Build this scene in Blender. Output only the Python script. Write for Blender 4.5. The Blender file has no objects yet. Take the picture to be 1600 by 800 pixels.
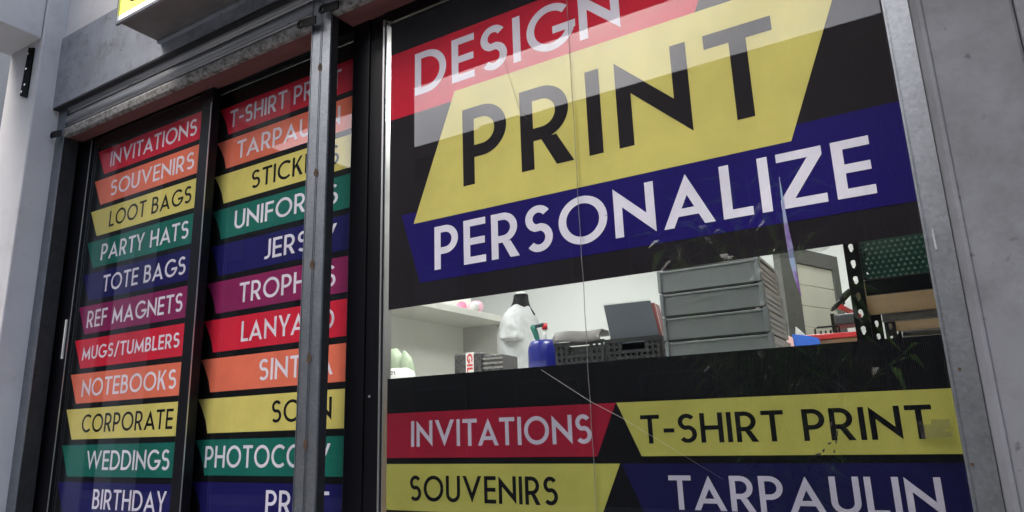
import bpy, math, random
from mathutils import Vector, Matrix
random.seed(7)
SC = bpy.context.scene
COL = SC.collection

# ------------------------------------------------------------------ camera
cam_d = bpy.data.cameras.new('camera')
cam = bpy.data.objects.new('camera', cam_d); COL.objects.link(cam)
cam_d.sensor_width = 36.0
cam_d.lens = 36.0 * 1077.93 / 1600.0
cam_d.clip_start = 0.02; cam_d.clip_end = 800.0
right = Vector((0.8570877, 0.51414724, -0.03245452))
up = Vector((0.14991041, -0.18863868, 0.97053713))
back = Vector((0.49287681, -0.8367007, -0.23875591))
cam.matrix_world = Matrix(((right.x, up.x, back.x, 0.0), (right.y, up.y, back.y, -1.6),
                           (right.z, up.z, back.z, 1.5), (0, 0, 0, 1)))
SC.camera = cam

# ------------------------------------------------------------------ sky, sun, exposure
SUN_EL, SUN_AZ = math.radians(52), math.radians(205)
world = bpy.data.worlds.new('World'); SC.world = world; world.use_nodes = True
wn, wl = world.node_tree.nodes, world.node_tree.links
bg = wn['Background']
sky = wn.new('ShaderNodeTexSky'); sky.sky_type = 'NISHITA'; sky.sun_disc = False
sky.sun_elevation = SUN_EL; sky.sun_rotation = SUN_AZ
sky.air_density = 1.0; sky.dust_density = 4.0; sky.ozone_density = 1.5
hs = wn.new('ShaderNodeHueSaturation'); hs.inputs['Saturation'].default_value = 0.82
wtc = wn.new('ShaderNodeTexCoord'); wno = wn.new('ShaderNodeTexNoise'); wno.inputs['Scale'].default_value = 5.0; wno.inputs['Detail'].default_value = 6
wl.new(wtc.outputs['Generated'], wno.inputs['Vector'])
wmr = wn.new('ShaderNodeMapRange'); wmr.inputs[1].default_value = 0.3; wmr.inputs[2].default_value = 0.7; wmr.inputs[3].default_value = 0.72; wmr.inputs[4].default_value = 1.28
wl.new(wno.outputs['Fac'], wmr.inputs[0])
wsc = wn.new('ShaderNodeVectorMath'); wsc.operation = 'SCALE'
wl.new(sky.outputs[0], hs.inputs['Color']); wl.new(hs.outputs[0], wsc.inputs[0]); wl.new(wmr.outputs[0], wsc.inputs['Scale']); wl.new(wsc.outputs[0], bg.inputs[0])
bg.inputs[1].default_value = 0.15
sun_d = bpy.data.lights.new('sun', 'SUN'); sun = bpy.data.objects.new('sun', sun_d); COL.objects.link(sun)
sun_d.energy = 0.6; sun_d.angle = math.radians(25); sun_d.color = (1.0, 0.96, 0.9)
sdir = Vector((math.sin(SUN_AZ) * math.cos(SUN_EL), math.cos(SUN_AZ) * math.cos(SUN_EL), math.sin(SUN_EL)))
sun.rotation_euler = (-sdir).to_track_quat('-Z', 'Y').to_euler()
vs = SC.view_settings
vs.view_transform = 'Standard'; vs.look = 'None'; vs.gamma = 1.0; vs.exposure = 1.4
vs.use_curve_mapping = False
SC.cycles.max_bounces = 10; SC.cycles.transparent_max_bounces = 24
SC.cycles.sample_clamp_indirect = 6.0

# ------------------------------------------------------------------ materials
MATS = {}
def mat(name, col, rough=0.6, metal=0.0, var=0.0, vscale=6.0, bump=0.0, bscale=40.0, spec=0.5, stretch=None,
        stain=None, stain_scale=2.0, stain_lo=0.55, stain_hi=0.75, emit=0.0, trans=0.0, spangle=0.0, coat=0.0, specks=None):
    if name in MATS: return MATS[name]
    m = bpy.data.materials.new(name); m.use_nodes = True
    n, l = m.node_tree.nodes, m.node_tree.links
    b = n['Principled BSDF']
    b.inputs['Base Color'].default_value = (*col, 1)
    b.inputs['Roughness'].default_value = rough
    b.inputs['Metallic'].default_value = metal
    b.inputs['Specular IOR Level'].default_value = spec
    b.inputs['Coat Weight'].default_value = coat
    tc = n.new('ShaderNodeTexCoord'); mp = n.new('ShaderNodeMapping')
    l.new(tc.outputs['Object'], mp.inputs['Vector'])
    if stretch: mp.inputs['Scale'].default_value = stretch
    src = None
    if var > 0:
        no = n.new('ShaderNodeTexNoise'); no.inputs['Scale'].default_value = vscale
        no.inputs['Detail'].default_value = 8; no.inputs['Roughness'].default_value = 0.65
        l.new(mp.outputs[0], no.inputs['Vector'])
        rp = n.new('ShaderNodeValToRGB')
        rp.color_ramp.elements[0].position = 0.28; rp.color_ramp.elements[1].position = 0.72
        rp.color_ramp.elements[0].color = (*[c * (1 - var) for c in col], 1)
        rp.color_ramp.elements[1].color = (*[min(1, c * (1 + var)) for c in col], 1)
        l.new(no.outputs['Fac'], rp.inputs['Fac']); src = rp.outputs[0]
    if spangle > 0:
        vo = n.new('ShaderNodeTexVoronoi'); vo.inputs['Scale'].default_value = 150
        l.new(mp.outputs[0], vo.inputs['Vector'])
        bw = n.new('ShaderNodeRGBToBW'); l.new(vo.outputs['Color'], bw.inputs[0])
        mr = n.new('ShaderNodeMapRange'); mr.inputs[3].default_value = 1 - spangle; mr.inputs[4].default_value = 1 + spangle
        l.new(bw.outputs[0], mr.inputs[0])
        mx = n.new('ShaderNodeVectorMath'); mx.operation = 'SCALE'
        if src: l.new(src, mx.inputs[0])
        else: mx.inputs[0].default_value = col
        l.new(mr.outputs[0], mx.inputs['Scale']); src = mx.outputs[0]
    if stain:
        n2 = n.new('ShaderNodeTexNoise'); n2.inputs['Scale'].default_value = stain_scale
        n2.inputs['Detail'].default_value = 10; n2.inputs['Roughness'].default_value = 0.7
        mp2 = n.new('ShaderNodeMapping'); mp2.inputs['Location'].default_value = (3.1, 7.7, 1.3)
        if stretch: mp2.inputs['Scale'].default_value = stretch
        l.new(tc.outputs['Object'], mp2.inputs['Vector']); l.new(mp2.outputs[0], n2.inputs['Vector'])
        r2 = n.new('ShaderNodeMapRange'); r2.inputs[1].default_value = stain_lo; r2.inputs[2].default_value = stain_hi
        l.new(n2.outputs['Fac'], r2.inputs[0])
        mi = n.new('ShaderNodeMix'); mi.data_type = 'RGBA'
        l.new(r2.outputs[0], mi.inputs['Factor'])
        if src: l.new(src, mi.inputs['A'])
        else: mi.inputs['A'].default_value = (*col, 1)
        mi.inputs['B'].default_value = (*stain, 1); src = mi.outputs['Result']
    if specks:
        sc_, th_, sc2 = specks
        n3 = n.new('ShaderNodeTexNoise'); n3.inputs['Scale'].default_value = sc_; n3.inputs['Detail'].default_value = 3
        l.new(mp.outputs[0], n3.inputs['Vector'])
        r3 = n.new('ShaderNodeMapRange'); r3.inputs[1].default_value = th_; r3.inputs[2].default_value = th_+0.05; r3.inputs[4].default_value = 0.8
        l.new(n3.outputs['Fac'], r3.inputs[0])
        m3 = n.new('ShaderNodeMix'); m3.data_type = 'RGBA'; l.new(r3.outputs[0], m3.inputs['Factor'])
        if src: l.new(src, m3.inputs['A'])
        else: m3.inputs['A'].default_value = (*col, 1)
        m3.inputs['B'].default_value = (*sc2, 1); src = m3.outputs['Result']
    if src: l.new(src, b.inputs['Base Color'])
    if bump > 0:
        nb = n.new('ShaderNodeTexNoise'); nb.inputs['Scale'].default_value = bscale; nb.inputs['Detail'].default_value = 6
        l.new(mp.outputs[0], nb.inputs['Vector'])
        bp = n.new('ShaderNodeBump'); bp.inputs['Strength'].default_value = bump; bp.inputs['Distance'].default_value = 0.004
        l.new(nb.outputs['Fac'], bp.inputs['Height']); l.new(bp.outputs[0], b.inputs['Normal'])
    if emit > 0:
        b.inputs['Emission Color'].default_value = (*col, 1); b.inputs['Emission Strength'].default_value = emit
    if trans > 0:
        tr = n.new('ShaderNodeBsdfTranslucent'); tr.inputs[0].default_value = (*col, 1)
        if src: l.new(src, tr.inputs[0])
        ms = n.new('ShaderNodeMixShader'); ms.inputs[0].default_value = trans
        l.new(b.outputs[0], ms.inputs[1]); l.new(tr.outputs[0], ms.inputs[2])
        l.new(ms.outputs[0], n['Material Output'].inputs['Surface'])
    MATS[name] = m
    return m

def glass_mat(name, tint=(0.93, 0.95, 0.95), base=0.04, dirt=0.002):
    m = bpy.data.materials.new(name); m.use_nodes = True
    n, l = m.node_tree.nodes, m.node_tree.links
    n.remove(n['Principled BSDF'])
    t = n.new('ShaderNodeBsdfTransparent'); t.inputs[0].default_value = (*tint, 1)
    g = n.new('ShaderNodeBsdfGlossy'); g.inputs['Roughness'].default_value = 0.0
    lw = n.new('ShaderNodeLayerWeight'); lw.inputs[0].default_value = 0.5
    p = n.new('ShaderNodeMath'); p.operation = 'POWER'; p.inputs[1].default_value = 5
    l.new(lw.outputs['Facing'], p.inputs[0])
    a = n.new('ShaderNodeMath'); a.operation = 'MULTIPLY_ADD'; a.inputs[1].default_value = 1 - base; a.inputs[2].default_value = base
    l.new(p.outputs[0], a.inputs[0])
    ms = n.new('ShaderNodeMixShader'); l.new(a.outputs[0], ms.inputs[0]); l.new(t.outputs[0], ms.inputs[1]); l.new(g.outputs[0], ms.inputs[2])
    d = n.new('ShaderNodeBsdfDiffuse'); d.inputs[0].default_value = (0.6, 0.6, 0.6, 1)
    tc = n.new('ShaderNodeTexCoord'); no = n.new('ShaderNodeTexNoise'); no.inputs['Scale'].default_value = 5; no.inputs['Detail'].default_value = 10
    l.new(tc.outputs['Object'], no.inputs['Vector'])
    mr = n.new('ShaderNodeMapRange'); mr.inputs[1].default_value = 0.4; mr.inputs[2].default_value = 0.8; mr.inputs[4].default_value = dirt
    l.new(no.outputs['Fac'], mr.inputs[0])
    m2 = n.new('ShaderNodeMixShader'); l.new(mr.outputs[0], m2.inputs[0]); l.new(ms.outputs[0], m2.inputs[1]); l.new(d.outputs[0], m2.inputs[2])
    l.new(m2.outputs[0], n['Material Output'].inputs['Surface'])
    return m

def print_mat(name, col, trans=0.0, rough=0.6):
    """printed tarpaulin: fine vertical thread lines, faint blotches"""
    m = mat(name, col, rough=rough, var=0.15, vscale=4, spec=0.12, trans=trans)
    n, l = m.node_tree.nodes, m.node_tree.links
    b = n['Principled BSDF']
    tc = n.new('ShaderNodeTexCoord'); w = n.new('ShaderNodeTexWave')
    w.bands_direction = 'X'; w.inputs['Scale'].default_value = 95; w.inputs['Distortion'].default_value = 0.6
    l.new(tc.outputs['Object'], w.inputs['Vector'])
    no = n.new('ShaderNodeTexNoise'); no.inputs['Scale'].default_value = 3.5
    l.new(tc.outputs['Object'], no.inputs['Vector'])
    ad = n.new('ShaderNodeMath'); ad.operation = 'MULTIPLY_ADD'; ad.inputs[1].default_value = 0.12
    l.new(w.outputs['Fac'], ad.inputs[0]); l.new(no.outputs['Fac'], ad.inputs[2])
    bp = n.new('ShaderNodeBump'); bp.inputs['Strength'].default_value = 0.45; bp.inputs['Distance'].default_value = 0.008
    l.new(ad.outputs[0], bp.inputs['Height']); l.new(bp.outputs[0], b.inputs['Normal'])
    return m

M = {}
M['plaster'] = mat('plaster', (0.33, 0.34, 0.372), 0.85, var=0.10, vscale=2.2, bump=0.25, bscale=18, stain=(0.215, 0.21, 0.215), stain_scale=3.4, stain_lo=0.48, stain_hi=0.75, specks=(26, 0.70, (0.15,0.14,0.14)))
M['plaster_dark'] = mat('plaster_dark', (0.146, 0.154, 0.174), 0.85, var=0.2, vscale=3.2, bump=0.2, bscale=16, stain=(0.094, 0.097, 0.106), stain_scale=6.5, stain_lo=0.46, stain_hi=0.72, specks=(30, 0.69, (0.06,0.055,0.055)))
M['plaster_white'] = mat('plaster_white', (0.56, 0.565, 0.585), 0.85, var=0.08, vscale=2.4, bump=0.25, bscale=18, stain=(0.40, 0.39, 0.395), stain_scale=3.0, stain_lo=0.5, stain_hi=0.78, specks=(20, 0.72, (0.22,0.21,0.21)))
M['soffit'] = mat('soffit', (0.33, 0.33, 0.32), 0.9, var=0.08, vscale=3, bump=0.15)
M['fascia'] = mat('fascia', (0.265, 0.288, 0.335), 0.55, 0.25, var=0.22, vscale=6, bump=0.15, bscale=12, stain=(0.16, 0.165, 0.18), stain_scale=9, stain_lo=0.5, stain_hi=0.7, specks=(45, 0.70, (0.07,0.07,0.075)))
M['galv'] = mat('galvanised', (0.25, 0.27, 0.297), 0.42, 0.9, var=0.16, vscale=14, bump=0.05, spangle=0.12, stain=(0.13, 0.12, 0.11), stain_scale=24, stain_lo=0.66, stain_hi=0.78)
M['slat'] = mat('slat', (0.36, 0.37, 0.395), 0.38, 0.5, specks=(60,0.68,(0.07,0.065,0.06)), var=0.25, vscale=5, stretch=(0.25, 1, 3), bump=0.06, bscale=20, stain=(0.12, 0.11, 0.10), stain_scale=10, stain_lo=0.62, stain_hi=0.72)
M['rail'] = mat('rail', (0.30, 0.30, 0.30), 0.7, 0.2, var=0.25, vscale=30, bump=0.4, bscale=60, stain=(0.09, 0.08, 0.07), stain_scale=40, stain_lo=0.45, stain_hi=0.62)
M['redwood'] = mat('redwood', (0.15, 0.055, 0.05), 0.75, var=0.25, vscale=6, stretch=(0.3, 2, 2), bump=0.2, bscale=30, stain=(0.06, 0.03, 0.03), stain_scale=9)
M['black_alu'] = mat('black_alu', (0.005, 0.005, 0.007), 0.3, 0.0, var=0.2, vscale=8, spec=0.25, bump=0.02, bscale=5)
M['black_steel'] = mat('black_steel', (0.012, 0.012, 0.013), 0.5, 0.0, spec=0.12, var=0.3, vscale=30, bump=0.2, bscale=120)
M['channel'] = mat('channel', (0.035, 0.036, 0.04), 0.5, 0.4, var=0.3, vscale=20)
M['silver'] = mat('silver', (0.62, 0.62, 0.62), 0.3, 0.9, var=0.1, vscale=12)
M['rust'] = mat('rust', (0.06, 0.035, 0.02), 0.9, var=0.4, vscale=60)
M['white_plastic'] = mat('white_plastic', (0.72, 0.72, 0.70), 0.4, var=0.03)
M['white_board'] = mat('white_board', (0.74, 0.74, 0.69), 0.5, var=0.03, vscale=3)
M['room_wall'] = mat('room_wall', (0.74, 0.76, 0.745), 0.8, var=0.03, vscale=2, bump=0.05)
M['room_floor'] = mat('room_floor', (0.35, 0.33, 0.30), 0.4, var=0.1, vscale=4)
M['wood'] = mat('wood', (0.50, 0.33, 0.19), 0.6, var=0.18, vscale=5, stretch=(1, 1, 8), bump=0.05)
M['ply'] = mat('ply', (0.78, 0.60, 0.39), 0.65, var=0.12, vscale=7, stretch=(6, 1, 1), stain=(0.46, 0.33, 0.19), stain_scale=5, stain_lo=0.6, stain_hi=0.8)
M['lamp'] = mat('lamp', (1.0, 0.99, 0.96), 0.5, emit=8.0)
M['glass'] = glass_mat('window_glass')
M['glass_door'] = glass_mat('door_glass', dirt=0.003)

# print colours
RED = print_mat('print_red', (0.70, 0.015, 0.045)); ORANGE = print_mat('print_orange', (0.88, 0.19, 0.11))
YEL = print_mat('print_yellow', (0.74, 0.61, 0.17)); GRN = print_mat('print_green', (0.008, 0.145, 0.115))
NAVY = print_mat('print_navy', (0.009, 0.006, 0.105)); PUR = print_mat('print_purple', (0.27, 0.015, 0.105))
WHT = print_mat('print_white', (0.84, 0.77, 0.88)); BLK = print_mat('print_black', (0.0022, 0.002, 0.0035))
BLKW = print_mat('print_black_backlit', (0.020, 0.0145, 0.019), trans=0.25)  # upper banner black, lifted to paint in backlight and glass veil
REDW = print_mat('print_red_big', (0.66, 0.012, 0.04)); YELW = print_mat('print_yellow_big', (0.68, 0.575, 0.16))
NAVYW = print_mat('print_navy_big', (0.010, 0.003, 0.125))
YELL = print_mat('print_yellow_shaded', (0.35, 0.325, 0.075)); REDL = print_mat('print_red_shaded', (0.24, 0.008, 0.025))  # lower banner copies, white and navy too: weaker light painted as darker colour
WHTL = print_mat('print_white_shaded', (0.42, 0.385, 0.47))
NAVYL = print_mat('print_navy_shaded', (0.006, 0.005, 0.045))

# ------------------------------------------------------------------ mesh helpers
ROOT = {}
def tag(o, label=None, cat=None, group=None, kind=None):
    if label: o['label'] = label
    if cat: o['category'] = cat
    if group: o['group'] = group
    if kind: o['kind'] = kind
    return o
def thing(name, loc, label, cat, group=None):
    o = bpy.data.objects.new(name, None); COL.objects.link(o); o.location = loc; o.empty_display_size = 0.05
    ROOT[o.name] = Vector(loc)
    return tag(o, label, cat, group)

class MB:
    def __init__(s): s.v = []; s.f = []; s.sm = []
    def add(s, vs, fs, smooth=False):
        k = len(s.v); s.v += [Vector(v) for v in vs]
        s.f += [tuple(i + k for i in f) for f in fs]; s.sm += [smooth] * len(fs); return s
    def box(s, x0, x1, y0, y1, z0, z1, bev=0.0):
        if bev <= 0:
            return s.add([(x0,y0,z0),(x1,y0,z0),(x1,y1,z0),(x0,y1,z0),(x0,y0,z1),(x1,y0,z1),(x1,y1,z1),(x0,y1,z1)],
                         [(0,3,2,1),(4,5,6,7),(0,1,5,4),(1,2,6,5),(2,3,7,6),(3,0,4,7)])
        b = min(bev, abs(x1-x0)/2.01, abs(y1-y0)/2.01)   # vertical-edge chamfer
        pts = [(x0+b,y0),(x1-b,y0),(x1,y0+b),(x1,y1-b),(x1-b,y1),(x0+b,y1),(x0,y1-b),(x0,y0+b)]
        return s.prism(pts, z0, z1)
    def prism(s, pts, z0, z1):
        n = len(pts); v = [(x,y,z0) for x,y in pts] + [(x,y,z1) for x,y in pts]
        return s.add(v, [tuple(range(n-1,-1,-1)), tuple(range(n,2*n))] + [(i,(i+1)%n,n+(i+1)%n,n+i) for i in range(n)])
    def plate(s, pts, y0, y1):
        """outline in X,Z extruded along Y (y0 nearer the street)"""
        n = len(pts); v = [(x,y0,z) for x,z in pts] + [(x,y1,z) for x,z in pts]
        return s.add(v, [tuple(range(n)), tuple(range(2*n-1,n-1,-1))] + [(i,n+i,n+(i+1)%n,(i+1)%n) for i in range(n)])
    def extr_x(s, prof, x0, x1, smooth=False):
        """profile in Y,Z swept along X"""
        n = len(prof); v = [(x0,y,z) for y,z in prof] + [(x1,y,z) for y,z in prof]
        s.add(v, [(i,(i+1)%n,n+(i+1)%n,n+i) for i in range(n)], smooth)
        k = len(s.v) - 2*n
        s.f += [tuple(k+i for i in range(n-1,-1,-1)), tuple(k+n+i for i in range(n))]; s.sm += [False, False]; return s
    def tube(s, path, r, seg=8, cap=True, smooth=True):
        rs = r if isinstance(r, (list, tuple)) else [r]*len(path)
        P = [Vector(p) for p in path]; rings = []
        for i, p in enumerate(P):
            t = (P[min(i+1,len(P)-1)] - P[max(i-1,0)]).normalized()
            a = Vector((0,0,1)) if abs(t.z) < 0.9 else Vector((1,0,0))
            u = t.cross(a).normalized(); w = t.cross(u)
            rings.append([p + (u*math.cos(2*math.pi*j/seg) + w*math.sin(2*math.pi*j/seg))*rs[i] for j in range(seg)])
        k = len(s.v); s.v += [q for ring in rings for q in ring]
        for i in range(len(P)-1):
            for j in range(seg):
                a,b = k+i*seg+j, k+i*seg+(j+1)%seg
                s.f.append((a,b,b+seg,a+seg)); s.sm.append(smooth)
        if cap:
            s.f.append(tuple(k+j for j in range(seg-1,-1,-1))); s.f.append(tuple(k+(len(P)-1)*seg+j for j in range(seg))); s.sm += [False,False]
        return s
    def lathe(s, c, prof, seg=24, sx=1.0, sy=1.0):
        k = len(s.v); n = len(prof)
        for r,z in prof:
            for j in range(seg):
                a = 2*math.pi*j/seg; s.v.append(Vector((c[0]+r*sx*math.cos(a), c[1]+r*sy*math.sin(a), c[2]+z)))
        for i in range(n-1):
            for j in range(seg):
                a,b = k+i*seg+j, k+i*seg+(j+1)%seg
                s.f.append((a,b,b+seg,a+seg)); s.sm.append(True)
        s.f.append(tuple(k+j for j in range(seg-1,-1,-1))); s.f.append(tuple(k+(n-1)*seg+j for j in range(seg))); s.sm += [False,False]
        return s
    def xf(s, mtx, start=0):
        for i in range(start, len(s.v)): s.v[i] = mtx @ s.v[i]
        return s
    def build(s, name, m, parent=None, mods=None):
        root = parent
        while root is not None and root.parent is not None: root = root.parent
        off = ROOT.get(root.name, Vector((0,0,0))) if root else Vector((0,0,0))
        me = bpy.data.meshes.new(name)
        me.from_pydata([tuple(v - off) for v in s.v], [], s.f); me.update()
        me.polygons.foreach_set('use_smooth', s.sm[:len(me.polygons)])
        me.materials.append(m)
        o = bpy.data.objects.new(name, me); COL.objects.link(o)
        if parent is not None: o.parent = parent
        if mods:
            for k_, kw in mods:
                md = o.modifiers.new(k_.lower(), k_)
                for a, b in kw.items(): setattr(md, a, b)
        return o
def bevel(w=0.003, seg=2): return [('BEVEL', dict(width=w, segments=seg, limit_method='ANGLE', angle_limit=0.6))]

# ------------------------------------------------------------------ letters (geometric caps, cap height 1)
def arc(cx, cy, rx, ry, a0, a1, n=18):
    return [(cx + rx*math.cos(math.radians(a0+(a1-a0)*i/n)), cy + ry*math.sin(math.radians(a0+(a1-a0)*i/n))) for i in range(n+1)]
def stroke(path, s):
    """list of quads along a centre line"""
    P = []
    for p in path:
        if not P or (Vector(p)-P[-1]).length > 1e-5: P.append(Vector(p))
    L = []; R = []
    for i, p in enumerate(P):
        d0 = (P[i]-P[i-1]).normalized() if i > 0 else None
        d1 = (P[i+1]-P[i]).normalized() if i < len(P)-1 else None
        d = ((d0 or d1) + (d1 or d0)).normalized(); nn = Vector((-d.y, d.x))
        ref = d1 or d0; c = max(0.5, nn.dot(Vector((-ref.y, ref.x))))
        L.append(p + nn*s/2/c); R.append(p - nn*s/2/c)
    return [[R[i], R[i+1], L[i+1], L[i]] for i in range(len(P)-1)]
def glyph(c, s):
    """returns width, list of pieces; each piece is a list of polygons"""
    h = s/2
    rect = lambda x0,y0,x1,y1: [[(x0,y0),(x1,y0),(x1,y1),(x0,y1)]]
    if c == 'I': return s, [rect(0,0,s,1)]
    if c == 'T': return .62, [rect(0,1-s,.62,1), rect(.31-h,0,.31+h,1-s)]
    if c == 'L': return .47, [rect(0,0,s,1), rect(s,0,.47,s)]
    if c == 'E': return .52, [rect(0,0,s,1), rect(s,0,.52,s), rect(s,.5-h,.50,.5+h), rect(s,1-s,.52,1)]
    if c == 'F': return .50, [rect(0,0,s,1), rect(s,.5-h,.47,.5+h), rect(s,1-s,.50,1)]
    if c == 'H': return .68, [rect(0,0,s,1), rect(.68-s,0,.68,1), rect(s,.5-h,.68-s,.5+h)]
    if c == '-': return .34, [rect(0,.44-h,.34,.44+h)]
    if c == '/': return .46, [[[(0,-.06),(s,-.06),(.46,1.06),(.46-s,1.06)]]]
    if c == "'": return s, [rect(0,.72,s,1)]
    if c == ' ': return .26, []
    if c == 'O': return .96, [stroke(arc(.48,.5,.48-h,.5-h,0,360,40), s)]
    if c == 'C': return .80, [stroke(arc(.48,.5,.48-h,.5-h,48,312,30), s)]
    if c == 'G': return .90, [stroke(arc(.48,.5,.48-h,.5-h,44,352,34), s), rect(.52,.5-s,.96,.5)]
    if c == 'D':
        a = .28; r = .5-h
        return a+.48, [rect(0,0,s,1), stroke([(s,h)]+arc(a,.5,.48-h,r,-90,90,20)+[(s,1-h)], s)]
    if c == 'U': return .66, [stroke([(h,1),(h,.33)]+arc(.33,.33,.33-h,.33-h,180,360,20)+[(.66-h,1)], s)]
    if c == 'J': return .40, [stroke([(.40-h,1),(.40-h,.24)]+arc(.40-h-.19,.24,.19,.24-h,0,-115,12), s)]
    if c == 'S':
        ru = .25-h*.55; rl = .27-h*.55; w = .29-h
        up_ = arc(.29,1-h-ru,w*.93,ru,32,262,22); lo_ = arc(.29,h+rl,w,rl,88,-142,22)
        return .58, [stroke(up_[:-1]+[((up_[-1][0]+lo_[0][0])/2,(up_[-1][1]+lo_[0][1])/2)]+lo_[1:], s)]
    if c in 'PR':
        yb = .42; a = .26; r = (1-h-yb)/2; P = [rect(0,0,s,1), stroke([(s,yb)]+arc(a,(1-h+yb)/2,r*.98,r,-90,90,18)+[(s,1-h)], s)]
        if c == 'R': P.append([[(.24,yb-h+.02),(.24+s*1.22,yb-h+.02),(.62,0),(.62-s*1.28,0)]]); return .62, P
        return a+r+h, P
    if c == 'B':
        ym = .53; a = .26; r1 = (1-h-ym)/2; r2 = (ym-h)/2
        return .58, [rect(0,0,s,1), stroke([(s,ym)]+arc(a,(1-h+ym)/2,r1,r1,-90,90,14)+[(s,1-h)], s),
                     stroke([(s,h)]+arc(a+.02,(h+ym)/2,r2*1.02,r2,-90,90,16)+[(a-.02,ym)], s)]
    if c == 'N':
        w = .74; d = s*1.55; m_ = (1-d)/w
        return w, [[[(0,0),(s,0),(s,1-m_*s),(0,1)]], [[(w-s,m_*s),(w,0),(w,1),(w-s,1)]], [[(0,1-d),(w,0),(w,d),(0,1)]]]
    if c in 'AV':
        w = .86; t = s*1.12; A = [[[(0,0),(t,0),(w/2,1-2*t/w),(w/2,1)]], [[(w,0),(w/2,1),(w/2,1-2*t/w),(w-t,0)]]]
        if c == 'A':
            f_ = lambda y: t + (w/2-t)*y/(1-2*t/w); y0, y1 = .2, .2+s*.95
            A.append([[(f_(y0),y0),(w-f_(y0),y0),(w-f_(y1),y1),(f_(y1),y1)]])
        else: A = [[[(x,1-y) for x,y in reversed(p)] for p in pc] for pc in A]
        return w, A
    if c == 'W':
        w, pcs = glyph('V', s); k = .80; o = .56
        sc = lambda dx: [[[(x*k+dx,y) for x,y in p] for p in pc] for pc in pcs]
        return o + w*k, sc(0) + sc(o)
    if c == 'M':
        w = .92; t = s*1.05
        return w, [[[(0,0),(t,0),(.09+t,.72),(.09,1)]], [[(w-t,0),(w,0),(w-.09,1),(w-.09-t,.72)]],
                   [[(.09,1),(.09+s*.5,.55),(w/2,.06),(w/2,.36)]], [[(w/2,.36),(w/2,.06),(w-.09-s*.5,.55),(w-.09,1)]]]
    if c == 'Y':
        w = .72
        return w, [[[(0,1),(w/2-h,.40),(w/2,.52),(s*1.2,1)]], [[(w,1),(w-s*1.2,1),(w/2,.52),(w/2+h,.40)]], [[(w/2-h,0),(w/2+h,0),(w/2+h,.42),(w/2,.54),(w/2-h,.42)]]]
    if c == 'K':
        return .64, [rect(0,0,s,1), [[(s,.36),(s,.36+s*1.35),(.60-s*1.2,1),(.60,1)]], [[(.20,.50),(.20+s*.9,.62),(.64,0),(.64-s*1.25,0)]]]
    if c == 'Z':
        return .66, [rect(0,1-s,.66,1), rect(0,0,.66,s), [[(0,s),(s*1.35,s),(.66,1-s),(.66-s*1.35,1-s)]]]
    return .5, []
def letters(text, x0, x1, z0, z1, y, m, parent, s=0.135, gap=0.115, name='lettering', rot=None):
    w = 0; items = []
    for i, c in enumerate(text):
        gw, pcs = glyph(c, s)
        g = gap * (0.35 if c in 'AVTYLW' and i+1 < len(text) and text[i+1] in 'AVTYW' else 1)
        items.append((w, pcs)); w += gw + (g if i < len(text)-1 else 0)
    sx = (x1-x0)/w; sz = z1-z0; mb = MB(); out = []
    for c, (gx, pcs) in list(zip(text, items)) + [(' ', (0, []))]:
        if c == ' ':
            if mb.v:
                if rot: mb.xf(rot)
                out.append(mb.build(name, m, parent)); mb = MB()
            continue
        for k, pc in enumerate(pcs):
            for p in pc:
                pts = [(x0+(gx+a)*sx, y-0.0001*k, z0+b*sz) for a,b in p]
                mb.add(pts, [tuple(range(len(pts)))])
    return out
BACK = mat('banner_back', (0.72,0.71,0.70), 0.7, var=0.04, trans=0.3)
def backing(x0, x1, y, z0, z1, parent):
    return MB().box(x0, x1, y, y+0.0004, z0, z1).build('backing', BACK, parent)
def stripe(pts, y, m, parent, label=None):
    o = MB().plate(pts, y-0.0004, y).build('stripe', m, parent)
    if label: o['label'] = label
    return o

# ================================================================== SETTING
ground = MB().add([(-300,-300,-0.154),(300,-300,-0.154),(300,300,-0.154),(-300,300,-0.154)], [(0,1,2,3)]).build('ground', mat('earth', (0.16,0.15,0.14), 0.95, var=0.2, vscale=1))
tag(ground, kind='structure')
road = MB().box(-80, 80, -10.0, -4.0, -0.3, -0.15).build('road', mat('asphalt', (0.05,0.05,0.052), 0.9, var=0.25, vscale=9, bump=0.3))
tag(road, kind='structure')
pav = MB().box(-80, 80, -3.85, 0.02, -0.3, -0.004).build('pavement', mat('paving', (0.27,0.26,0.25), 0.85, var=0.18, vscale=3, bump=0.2)); tag(pav, kind='structure')
kerb = MB().box(-80, 80, -4.0, -3.85, -0.3, -0.002).build('kerb', mat('kerbstone', (0.33,0.33,0.32), 0.85, var=0.2, vscale=5)); tag(kerb, kind='structure')

# ---- the shop building
bld = thing('shop_building', (0,0,0), 'grey plastered shop building with pale lit room behind the glass front', 'building')
pier = MB().box(-3.645, -3.341, -0.21, 0.30, -0.004, 4.6).build('pier', M['plaster_white'], bld, bevel(0.006))
MB().box(-3.645, -3.352, -1.20, -0.212, 3.345, 4.6).build('beam', M['plaster_white'], bld, bevel(0.006))
MB().box(-7.0, 1.6, 0.0, 3.5, 4.605, 9.0).build('upper_storey', M['plaster'], bld)
MB().box(-3.339, 0.6, -0.118, 0.16, 3.384, 4.6).build('upper_wall', M['plaster_white'], bld)
MB().box(-3.339, 0.084, 0.075, 0.16, 2.90, 3.382).build('lintel', M['redwood'], bld)
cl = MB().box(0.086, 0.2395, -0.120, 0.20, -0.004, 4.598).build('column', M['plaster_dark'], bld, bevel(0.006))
MB().box(0.2405, 1.6, -0.127, 0.20, -0.004, 4.598).build('column_face', M['plaster_dark'], bld, bevel(0.004))
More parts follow.
